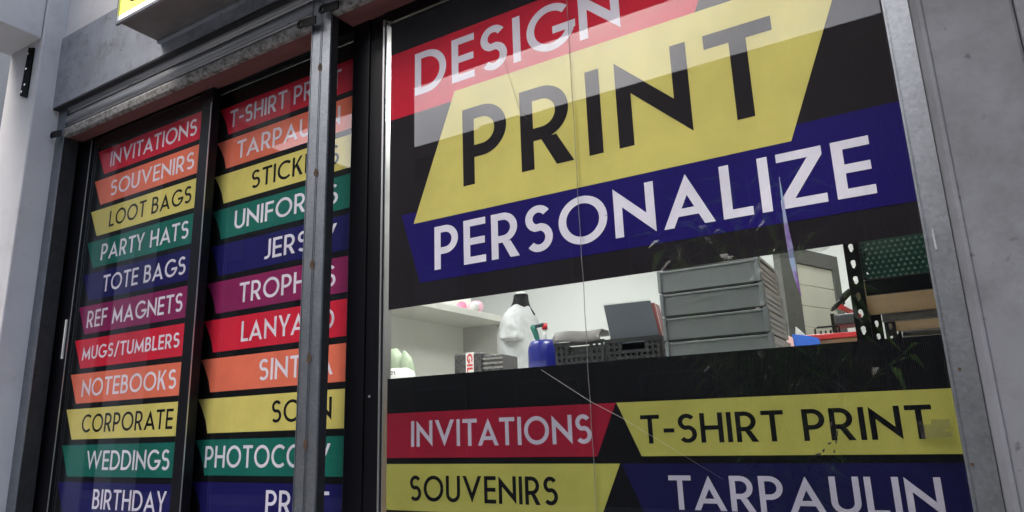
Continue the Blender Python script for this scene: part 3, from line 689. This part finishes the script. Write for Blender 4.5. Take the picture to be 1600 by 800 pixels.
# white and green bag
bgx = thing('shopping_bag', (-2.03,0.82,CT), 'crumpled white and pale green bag with dark lettering at the left end of the cabinet', 'bag')
mb = MB(); n = 20
loft(mb, [(-2.04,0.82,CT,.085,.05,0,.05),(-2.04,0.82,CT+.05,.10,.055,0,.08),(-2.045,0.82,CT+.09,.092,.05,0,.07),(-2.05,0.82,CT+.105,.062,.03,0,.12)])
mb.build('body', mat('bag_white',(0.78,0.79,0.76),0.5,var=0.05,vscale=12,bump=0.8,bscale=25), bgx)
BAGG = mat('bag_green',(0.55,0.66,0.48),0.5,var=0.08,vscale=12,bump=0.6,bscale=25)
MB().add([(-2.03,0.83,CT+.095),(-1.945,0.83,CT+.085),(-1.975,0.835,CT+.15),(-2.015,0.84,CT+.185),(-2.03,0.845,CT+.185)], [(0,1,2,3,4)], True).build('gusset', BAGG, bgx, [('SOLIDIFY', dict(thickness=0.003))])
MB().add([(-2.12,0.84,CT+.10),(-2.035,0.84,CT+.10),(-2.035,0.85,CT+.165),(-2.07,0.85,CT+.20),(-2.12,0.85,CT+.20)], [(0,1,2,3,4)], True).build('gusset', BAGG, bgx, [('SOLIDIFY', dict(thickness=0.003))])
INK = mat('ink', (0.03,0.03,0.03), 0.6)
letters("GIO'S", -2.055, -2.005, CT+.074, CT+.090, 0.7625, INK, bgx, s=0.2)

# black plastic crates
def lattice(xs, zs, holes):
    """flat panel in X,Z with rectangular holes; returns verts, faces at y=0"""
    X = sorted(set([xs[0],xs[1]]+[h for a in holes for h in a[:2]])); Z = sorted(set([zs[0],zs[1]]+[h for a in holes for h in a[2:]]))
    v = [(x,0,z) for z in Z for x in X]; f = []
    for j in range(len(Z)-1):
        for i in range(len(X)-1):
            mx, mz = (X[i]+X[i+1])/2, (Z[j]+Z[j+1])/2
            if not any(a[0]<mx<a[1] and a[2]<mz<a[3] for a in holes):
                k = j*len(X)+i; f.append((k,k+1,k+1+len(X),k+len(X)))
    used = sorted({i for q in f for i in q}); mp = {o:i for i,o in enumerate(used)}
    return [v[i] for i in used], [tuple(mp[i] for i in q) for q in f]
CR = mat('crate_plastic', (0.028,0.030,0.032), 0.45, var=0.15, vscale=20)
def crate(label, x0, x1, y0, y1, z1):
    t = thing('crate', ((x0+x1)/2,(y0+y1)/2,CT), label, 'crate', 'black plastic crates on the cabinet')
    w = x1-x0; h = z1-CT; hol = []
    nx = 9; c = w/(nx+0.6)
    for j in range(5):
        for i in range(nx):
            z = CT+0.012+j*(h-0.02)/5; x = x0+0.3*c+i*c
            if j >= 3 and 3 <= i <= 5: continue
            if j >= 3 and i in (2,6): continue
            hol.append((x+0.22*c,x+0.78*c,z+0.005,z+(h-0.02)/5-0.004))
    hol.append((x0+0.3*c+2.4*c, x0+0.3*c+6.6*c, CT+h*0.66, CT+h*0.90))
    sol = [('SOLIDIFY', dict(thickness=0.004, offset=1))]
    for yy in (y0,y1):
        v,f = lattice((x0,x1),(CT,z1),hol); MB().add([(a,yy,b) for a,_,b in v], f).build('crate_wall', CR, t, sol)
    d = y1-y0
    for xx in (x0,x1):
        hol2 = [(y0+0.02+i*0.03,y0+0.04+i*0.03,CT+0.02+j*0.025,CT+0.036+j*0.025) for i in range(int((d-.04)/.03)) for j in range(int((h-.03)/.025))]
        v,f = lattice((y0+.0045,y1-.0045),(CT,z1),hol2); MB().add([(xx,a,b) for a,_,b in v], f).build('crate_wall', CR, t, sol)
    MB().box(x0+.005,x1-.005,y0+.005,y1-.005,CT+0.001,CT+0.005).build('base', CR, t)
    MB().box(x0+.010,x1-.010,y0+.012,y1-.010,CT+0.006,z1-0.015).build('contents', mat('crate_contents',(0.07,0.077,0.08),0.6,var=0.3,vscale=40), t)
    MB().box(x0-.005,x1+.005,y0-.006,y0-.0045,z1-0.010,z1+.002).build('rim', CR, t)
    return t
crate('black crate with a drooping grey lid sheet, nearer the blue drum', -1.180, -0.985, 0.70, 1.0, 1.790)
crate('black crate holding an upright grey folder, nearer the drawer tower', -0.928, -0.742, 0.60, 0.92, 1.773)
fl = thing('grey_sheet', (-1.09,0.8,1.79), 'dull grey brown sheet lying bent over the left crate', 'sheet')
mb = MB(); nn = 10
for i in range(nn+1):
    a = i/nn; x = -1.190+0.195*a
    for (yy,zz) in ((0.690,1.793),(0.712,1.815),(0.74,1.838),(0.90,1.834)):
        mb.v.append(Vector((x-(0.008 if zz>1.8 else -0.006)+0.004*math.sin(a*5), yy, zz+0.003*math.sin(a*7)-0.004*a)))
for i in range(nn):
    for j in range(3): k = i*4+j; mb.f.append((k,k+4,k+5,k+1)); mb.sm.append(True)
mb.build('sheet', mat('grey_brown',(0.12,0.11,0.108),0.45,var=0.2,vscale=10,bump=0.2,bscale=10), fl, [('SOLIDIFY', dict(thickness=0.002))])
fd = thing('folder', (-0.84,0.64,1.70), 'dark slate folder standing tilted in the right crate', 'folder')
MB().plate([(-0.921,1.70),(-0.748,1.70),(-0.748,1.775),(-0.770,1.8945),(-0.938,1.8965),(-0.921,1.782)],0.612,0.618).build('cover', mat('slate',(0.11,0.125,0.15),0.55,var=0.08,vscale=8,bump=0.06), fd)
MB().plate([(-0.925,1.70),(-0.752,1.70),(-0.752,1.775),(-0.772,1.900),(-0.943,1.902),(-0.926,1.782)],0.6185,0.621).build('sleeve', M['white_plastic'], fd)
bkst = thing('book_stack', (-0.75,0.68,1.68), 'row of reddish book edges behind the slate folder', 'books')
for k in range(6):
    c = [(0.35,0.10,0.10),(0.55,0.48,0.45),(0.28,0.09,0.12),(0.45,0.22,0.20),(0.15,0.08,0.09),(0.5,0.35,0.33)][k]
    MB().plate([(-0.90,1.70),(-0.7455,1.70),(-0.7455,1.78),(-0.762-.001*k,1.888),(-0.90,1.890)],0.626+0.012*k,0.636+0.012*k).build('book', mat('book_%d'%k,c,0.6,var=0.1), bkst)
pp = thing('paper_pile', (-0.958,0.86,CT), 'pile of white paper between the two crates', 'paper')
for k in range(9): MB().box(-0.978+.001*(k%3),-0.940+.001*(k%2),0.80,0.95,CT+0.0005+0.018*k,CT+0.0165+0.018*k).build('ream', M['white_plastic'], pp)

# four-tier grey drawer tower
dt = thing('drawer_tower', (-0.535,0.7,CT), 'tower of grey plastic trays stacked in tiers under the upper banner', 'drawers')
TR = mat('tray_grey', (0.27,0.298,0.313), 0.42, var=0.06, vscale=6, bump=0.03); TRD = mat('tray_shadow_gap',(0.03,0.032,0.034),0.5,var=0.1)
TRS = mat('tray_side', (0.66,0.61,0.61), 0.55, var=0.06, vscale=8)
for k in range(4):
    z0 = [CT, 1.742, 1.8175, 1.8935][k]; z1 = [1.734, 1.8095, 1.8855, 1.961][k]; ox = -0.004*(k-1.5); xl, xr = -0.697+ox*.6, -0.378+ox*1.2
    y0 = 0.50
    tr = MB().plate([(xl+.012,z0+.002),(xr-.014,z0+.002),(xr-.014,z1-.006),(xl+.012,z1-.006)],y0+0.008,y0+0.012).build('tray_front', TR, dt)
    MB().box(xl,xl+.0115,y0-.002,y0+.02,z0,z1+.004).build('corner_post', TR, tr, bevel(.002)); MB().box(xr-.0135,xr,y0-.002,y0+.02,z0,z1+.004).build('corner_post', TR, tr, bevel(.002))
    MB().box(xl+.012,xr-.014,y0+.001,y0+.0125,z1-.0055,z1+.001).build('lip', TR, tr, bevel(.0015))
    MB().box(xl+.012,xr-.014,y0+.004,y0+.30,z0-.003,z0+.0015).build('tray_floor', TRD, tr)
    # louvred sides: rows of slots
    hol = [(y0+.03+i*.019,y0+.043+i*.019,z0+.012+j*.016,z0+.021+j*.016) for i in range(14) for j in range(3)]
    for xx in (xr-.006, xl+.003):
        v,f = lattice((y0+.0205,y0+.315),(z0+.001,z1-.001),hol); MB().add([(xx,a,b) for a,_,b in v],f).build('tray_side', TRS, tr, [('SOLIDIFY', dict(thickness=0.003))])
    MB().box(xl+.004,xr-.004,y0+.3155,y0+.319,z0+.001,z1-.001).build('tray_back', TR, tr)
    MB().box(xl+.02,xr-.02,y0+.03,y0+.29,z0+.0016,z1-.004).build('contents', mat('tray_contents',(0.12,0.11,0.105),0.7,var=0.5,vscale=40), tr)
MB().plate([(-0.69,1.968),(-0.385,1.964),(-0.385,1.972),(-0.69,1.977)],0.505,0.80).build('lid', mat('clear_lid',(0.30,0.29,0.28),0.2,var=0.1), dt)

# steel racks with slotted posts
def holed_post(x0, x1, y, z0, z1, pitch, first):
    mb = MB(); z = z0; w = x1-x0; cxm = (x0+x1)/2
    cells = []; zc = first
    while zc + pitch/2 < z1: cells.append(zc); zc += pitch
    lo = first - pitch/2
    if lo > z0: mb.plate([(x0,z0),(x1,z0),(x1,lo),(x0,lo)], y, y+0.002)
    for zc in cells:
        a, b = zc-pitch/2, zc+pitch/2
        n = 16; H = []
        for i in range(n):
            an = 2*math.pi*i/n; r = w*0.165
            hx = r*math.cos(an); hz = r*1.15*math.sin(an) + (pitch*0.10 if math.sin(an) > 0 else -pitch*0.12)
            if math.sin(an) < -0.2: hx *= 0.62
            H.append((cxm+hx, zc+hz))
        Rb = []
        for i in range(n):
            an = 2*math.pi*i/n; c_, s2 = math.cos(an), math.sin(an)
            k = min((w/2)/max(abs(c_),1e-6), (pitch/2)/max(abs(s2),1e-6))
            Rb.append((cxm+c_*k, zc+s2*k))
        for q in ((x1,b),(x0,b),(x0,a),(x1,a)):   # snap nearest to the corners
            j = min(range(n), key=lambda i: (Rb[i][0]-q[0])**2+(Rb[i][1]-q[1])**2); Rb[j] = q
        v = [(p[0],y,p[1]) for p in Rb]+[(p[0],y,p[1]) for p in H]+[(p[0],y+.0025,p[1]) for p in H]
        f = [(i,(i+1)%n,n+(i+1)%n,n+i) for i in range(n)] + [(n+i,n+(i+1)%n,2*n+(i+1)%n,2*n+i) for i in range(n)]
        mb.add(v, f)
    hi = cells[-1]+pitch/2
    if hi < z1: mb.plate([(x0,hi),(x1,hi),(x1,z1),(x0,z1)], y, y+0.002)
    return mb
def rack(label, x0, x1, y0, y1, shelves, ztop):
    t = thing('steel_rack', ((x0+x1)/2,(y0+y1)/2,0), label, 'rack', 'black slotted steel racks')
    for k,(px,py,sx,sy) in enumerate(((x0,y0,1,1),(x1,y0,-1,1),(x0,y1,1,-1),(x1,y1,-1,-1))):
        xa, xb = sorted((px,px+sx*0.034))
        po = holed_post(xa,xb,py,0,ztop,0.043,0.0285).build('post', M['black_steel'], t)
        mb = MB().box(px-0.0008, px+0.0008, min(py+sy*.0026,py+sy*.034), max(py+sy*.0026,py+sy*.034), 0, ztop); mb.build('post_flange', M['black_steel'], po)
    for z in shelves:
        xa, xb = x0+0.036, x1-0.036
        bm_ = [(y0+.002,z-.026),(y0+.006,z-.030),(y0+.020,z-.030),(y0+.020,z-.026),(y0+.006,z-.024),(y0+.006,z+.004),(y0+.016,z+.008),(y0+.012,z+.012),(y0+.002,z+.006)]
        MB().extr_x(bm_, xa, xb).build('shelf_beam', M['black_steel'], t)
        MB().extr_x([(y1-a+y0, b) for a,b in bm_], xa, xb).build('shelf_beam', M['galv'], t)
        for xx in (x0+.002,x1-.004): MB().box(xx,xx+.002,y0+.036,y1-.036,z-.03,z+.006).build('side_beam', M['galv'], t)
        MB().box(x0+.006,x1-.006,y0+.022,y1-.022,z-.004,z+.006).build('shelf_board', M['ply'], t)
    return t
rack('front black slotted steel rack carrying the green basket by the right guide rail', -0.143, 0.75, 0.35, 1.0, [0.5,1.1,1.823], 2.45)
rack('second black steel rack behind the front one, shelf board just showing', -0.108, 0.75, 1.12, 1.75, [0.5,1.1,1.838], 2.3)

# green perforated basket on the rack
gb = thing('green_basket', (0.09,0.5,1.83), 'dark green perforated plastic basket on the front rack shelf', 'basket')
GP = mat('green_plastic', (0.012,0.085,0.055), 0.3, var=0.15, vscale=20, coat=0.3)
mb = MB(); c = 0.0135; nx, nz = 30, 12
for j in range(nz):
    for i in range(nx):
        x = -0.106+i*c+(c/2 if j%2 else 0); z = 1.842+j*c*0.92
        def P(u,w):
            zz = z+w; q = (zz-1.842)/0.16; return (x+u, 0.385-0.02*math.sin(min(1,max(0,q))*1.5), zz)
        hw, hz = c/2, c*0.46
        H = [P(hw*.62,-hz*.55),P(0,hz*.62),P(-hw*.62,-hz*.55)]
        O = [P(hw,-hz),P(hw,hz),P(-hw,hz),P(-hw,-hz)]
        k = len(mb.v); mb.v += [Vector(p) for p in O+H]
        for q in ((0,1,5,4),(1,2,5),(2,3,6,5),(3,0,4,6)): mb.f.append(tuple(k+a for a in q)); mb.sm.append(False)
MB_basket = mb.build('basket_wall', GP, gb, [('SOLIDIFY', dict(thickness=0.005))]); MB_basket['kind'] = 'stuff'
MB().extr_x([(0.38,1.8295),(0.60,1.8295),(0.60,1.835),(0.38,1.835)],-0.106,0.30).build('base', GP, gb)
MB().box(-0.106,0.30,0.60,0.604,1.8295,2.0).build('basket_back', mat('basket_inner',(0.16,0.22,0.19),0.6,var=0.6,vscale=35), gb)
MB().box(-0.108,0.302,0.360,0.372,2.003,2.015).build('rim', GP, gb)

# red heat press with black handle
hp = thing('heat_press', (-0.32,1.42,CT), 'red machine with black handle and grey control head by the slotted rack', 'machine')
RP = mat('red_paint', (0.62,0.03,0.035), 0.35, var=0.08, coat=0.3); GM = mat('dark_grey_metal',(0.055,0.058,0.065),0.4,0.2,var=0.1)
MB().box(-0.415,-0.215,1.36,1.62,CT,1.787).build('base', M['wood'], hp)
MB().plate([(-0.424,1.789),(-0.2045,1.789),(-0.2045,1.808),(-0.430,1.811)],1.34,1.64).build('bed', RP, hp, bevel(.003))
MB().box(-0.292,-0.212,1.40,1.55,1.845,1.888).build('control_head', GM, hp, bevel(.006))
MB().box(-0.306,-0.293,1.42,1.50,1.812,1.895).build('bracket', M['black_steel'], hp)
MB().tube([(-0.365,1.38,1.811),(-0.365,1.38,1.835),(-0.355,1.38,1.840),(-0.285,1.38,1.840),(-0.277,1.38,1.835),(-0.277,1.38,1.811)],0.004,8).build('grip_bar', M['black_steel'], hp)
for k in range(4): MB().tube([(-0.345+.018*k,1.385,1.811),(-0.345+.018*k,1.385,1.826)],0.004,8).build('knob', M['black_steel'], hp)
MB().tube([(-0.300,1.42,1.905),(-0.290,1.42,1.915),(-0.255,1.42,1.945)],[.003,.009,.009],10).build('lever', M['black_steel'], hp)
MB().tube([(-0.255,1.42,1.945),(-0.235,1.42,1.966),(-0.219,1.42,1.981)],[.012,.014,.010],10).build('lever_grip', M['black_steel'], hp)
MB().plate([(-0.275,1.942),(-0.198,1.886),(-0.198,1.862),(-0.283,1.922)],1.45,1.49).build('arm', RP, hp, bevel(.003))
ps = thing('paper_sheets', (-0.44,1.30,CT), 'blue and pink paper sheets leaning against the red machine', 'paper')
MB().plate([(-0.44,CT),(-0.335,CT),(-0.345,1.79),(-0.372,1.80),(-0.44,1.815)],1.300,1.302).build('blue_sheet', mat('blue_paper',(0.03,0.13,0.60),0.6,var=0.1), ps)
MB().plate([(-0.47,CT),(-0.43,CT),(-0.438,1.80),(-0.462,1.815)],1.290,1.292).build('pink_sheet', mat('pink_paper',(0.80,0.50,0.48),0.6,var=0.1), ps)
MB().plate([(-0.432,1.79),(-0.385,1.80),(-0.425,1.845)],1.310,1.3115).build('white_sheet', M['white_plastic'], ps)

# grey door with cream panels, standing open
th = math.radians(68); X0, Y0, W = -0.589, 2.10, 0.585
dr = thing('panelled_door', (X0,Y0,0), 'open grey framed door with cream horizontal panels at the back of the room', 'door')
DG = mat('door_grey', (0.14,0.14,0.135), 0.5, var=0.12, vscale=12); DC = mat('door_cream', (0.82,0.81,0.70), 0.5, var=0.03)
DM = Matrix.Translation((X0,Y0,0)) @ Matrix.Rotation(th,4,'Z')
def dbox(name, a, b, z0, z1, t0, t1, m, par):
    mb = MB().box(a,b,t0,t1,z0,z1); mb.xf(DM); return mb.build(name, m, par)
dbox('stile',0,0.150,0.01,2.372,-.02,.02,DG,dr); dbox('stile',0.515,W,0.01,2.372,-.02,.02,DG,dr)
dbox('top_rail',0.1505,0.5145,2.290,2.372,-.02,.02,DG,dr); dbox('bottom_rail',0.1505,0.5145,0.01,0.2,-.02,.02,DG,dr)
zz = 2.288
while zz > 0.3:
    dbox('panel',0.152,0.513,zz-0.110,zz-0.003,-.014,.010,DC,dr); zz -= 0.113
dbox('hinge',W-0.006,W+0.006,2.10,2.16,-.026,-.0205,M['black_steel'],dr)

# iridescent film strip behind the glass
fs = thing('film_strip', (-0.26,0.02,1.75), 'narrow iridescent blue and violet film strip hanging behind the window', 'film')
FM = mat('iridescent', (0.32,0.36,0.62), 0.15, 0.3, var=0.0)
n_, l_ = FM.node_tree.nodes, FM.node_tree.links
tc = n_.new('ShaderNodeTexCoord'); wv = n_.new('ShaderNodeTexNoise'); wv.inputs['Scale'].default_value = 18; l_.new(tc.outputs['Object'], wv.inputs['Vector'])
rp_ = n_.new('ShaderNodeValToRGB'); els = rp_.color_ramp.elements
els[0].position = .35; els[0].color = (0.45,0.62,0.85,1); els[1].position = .62; els[1].color = (0.30,0.10,0.45,1)
e = els.new(.5); e.color = (0.55,0.55,0.85,1)
l_.new(wv.outputs['Fac'], rp_.inputs[0]); l_.new(rp_.outputs[0], n_['Principled BSDF'].inputs['Base Color'])
mb = MB(); pr = [(-0.2265,2.032,.0008),(-0.2262,1.99,.002),(-0.2262,1.95,.003),(-0.2255,1.91,.0045),(-0.2235,1.87,.006),(-0.2225,1.83,.0055),(-0.219,1.79,.0035),(-0.214,1.755,.0006)]
for (x,z,w) in pr: mb.v += [Vector((x-w,-0.0012,z)), Vector((x+w,-0.0014,z))]
for i in range(len(pr)-1): mb.f.append((2*i,2*i+2,2*i+3,2*i+1)); mb.sm.append(True)
mb.build('film', FM, fs)

# ================================================================== ACROSS THE STREET (seen mirrored in the glass)
def opposite(label, x0, x1, h, col, nwin, nfl):
    t = thing('opposite_building', ((x0+x1)/2,-12,0), label, 'building', 'buildings across the street')
    cm = mat('facade_%d' % int(x0*10), col, 0.9, var=0.1, vscale=0.8, bump=0.1)
    MB().box(x0,x1,-20,-12,-0.15,h).build('wall', cm, t)
    MB().box(x0-.1,x1+.1,-12.2,-11.85,h,h+0.35).build('parapet', cm, t)
    wm = mat('dark_pane', (0.02,0.022,0.025), 0.15); fm = mat('pale_frame', (0.06,0.06,0.06), 0.5)
    for j in range(nfl):
        for i in range(nwin):
            xa = x0+(i+.25)*(x1-x0)/nwin; xb = x0+(i+.75)*(x1-x0)/nwin; za = 0.9+j*3.0; zb = za+1.5
            w = MB().box(xa-.06,xb+.06,-12.0,-11.95,za-.06,zb+.06).build('window', fm, t)
            MB().box(xa,xb,-11.949,-11.94,za,zb).build('pane', wm, w)
opposite('low grey building across the street, mirrored in the middle of the window', -14.5, 3.0, 8.4, (0.04,0.038,0.036), 6, 2)
opposite('mid height block across the street, mirrored in the right door', -24.4, -14.8, 9.6, (0.035,0.035,0.037), 4, 3)
opposite('taller dark building across the street, mirrored in the left door', -42, -24.8, 14.5, (0.03,0.03,0.033), 5, 4)
opposite('brown building across the street, mirrored towards the right guide rail', 3.3, 16, 8.7, (0.04,0.033,0.03), 4, 2)

for lab, x0, x1, z0, z1 in (('squat water tank on the roof across the street, mirrored above the P', -8.9, -7.9, 8.76, 9.0), ('wide stair head on the roof across the street, mirrored above the N', -3.6, -1.7, 8.76, 8.86), ('small roof hut across the street, mirrored beside the steel post', -12.6, -11.8, 8.76, 9.0)):
    t = thing('roof_hut', ((x0+x1)/2,-12.6,z0), lab, 'roof hut')
    MB().box(x0,x1,-13.2,-12.3,z0,z1).build('walls', mat('roof_grey',(0.05,0.05,0.05),0.9,var=0.1), t)
    MB().add([(x0-.1,-13.3,z1+.002),(x1+.1,-13.3,z1+.002),(x1+.1,-12.2,z1+.002),(x0-.1,-12.2,z1+.002),((x0+x1)/2-.2,-12.75,z1+.10),((x0+x1)/2+.2,-12.75,z1+.10)], [(0,3,2,1),(0,1,5,4),(1,2,5),(2,3,4,5),(3,0,4)]).build('roof', mat('roof_grey',(0.05,0.05,0.05)), t)
# added, unseen concrete portal over the kerb, shapes the mirrored sky band
ov = thing('reflection_beam', (-2,-4.4,0), 'added unseen concrete beam on pale columns over the kerb, bounding the mirrored sky', 'beam')
MB().box(-10.6,9.6,-4.55,-4.25,5.60,6.45).build('beam', mat('dark_concrete',(0.07,0.068,0.066),0.9,var=0.15,vscale=2), ov)
MB().box(-5.5,-4.96,-4.58,-4.22,-0.15,5.595).build('column', mat('dark_concrete',(0.07,0.068,0.066)), ov)
for x in (-10.5,9.2): MB().box(x,x+0.42,-4.58,-4.22,-0.15,5.595).build('column', mat('pale_concrete',(0.42,0.42,0.42),0.9,var=0.1,vscale=2), ov)

# tall potted palm on the pavement
def palm(label, px, py, htop):
    t = thing('potted_palm', (px,py,0), label, 'plant')
    MB().lathe((px,py,0), [(0.20,0),(0.26,0.30),(0.29,0.42),(0.27,0.42),(0.25,0.38)], 24).build('pot', mat('terracotta',(0.30,0.12,0.07),0.8,var=0.15), t)
    LM = mat('palm_leaf', (0.14,0.27,0.07), 0.22, spec=0.9, coat=0.4, var=0.4, vscale=7, trans=0.5)
    stems = MB(); lv = MB()
    for k in range(34):
        a = random.uniform(0,6.28); sp = random.uniform(.25,.75); hh = htop*random.uniform(.62,1.0)
        P = []
        for i in range(9):
            s = i/8; P.append(Vector((px+math.cos(a)*sp*s**2.2, py+math.sin(a)*sp*s**2.2, 0.38+(hh-0.38)*(s-0.16*s**3)/(0.84))))
        stems.tube(P, [.012*(1-.8*i/8)+.002 for i in range(9)], 6)
        for i in range(3,9):
            for sd in (-1,1):
                for q in range(2):
                    p = P[i-1].lerp(P[i], (q+random.random()*.6)/2); d = Vector((math.cos(a+sd*random.uniform(.6,1.5)), math.sin(a+sd*random.uniform(.6,1.5)), random.uniform(-.35,.75))).normalized()
                    L = random.uniform(.22,.42); sidev = d.cross(Vector((0,0,1))).normalized()*L*.075
                    m1 = p+d*L*.45+Vector((0,0,.02)); m2 = p+d*L-Vector((0,0,L*.22))
                    k0 = len(lv.v); lv.v += [p, m1-sidev, m1+sidev, m2]; lv.f += [(k0,k0+1,k0+2),(k0+1,k0+3,k0+2)]; lv.sm += [False,False]
    stems.build('stems', mat('stem_green',(0.10,0.13,0.04),0.6,var=0.2), t)
    o = lv.build('leaves', LM, t); o['kind'] = 'stuff'
palm('tall potted palm with narrow leaves on the pavement, mirrored in the window', -0.78, -2.85, 2.95)
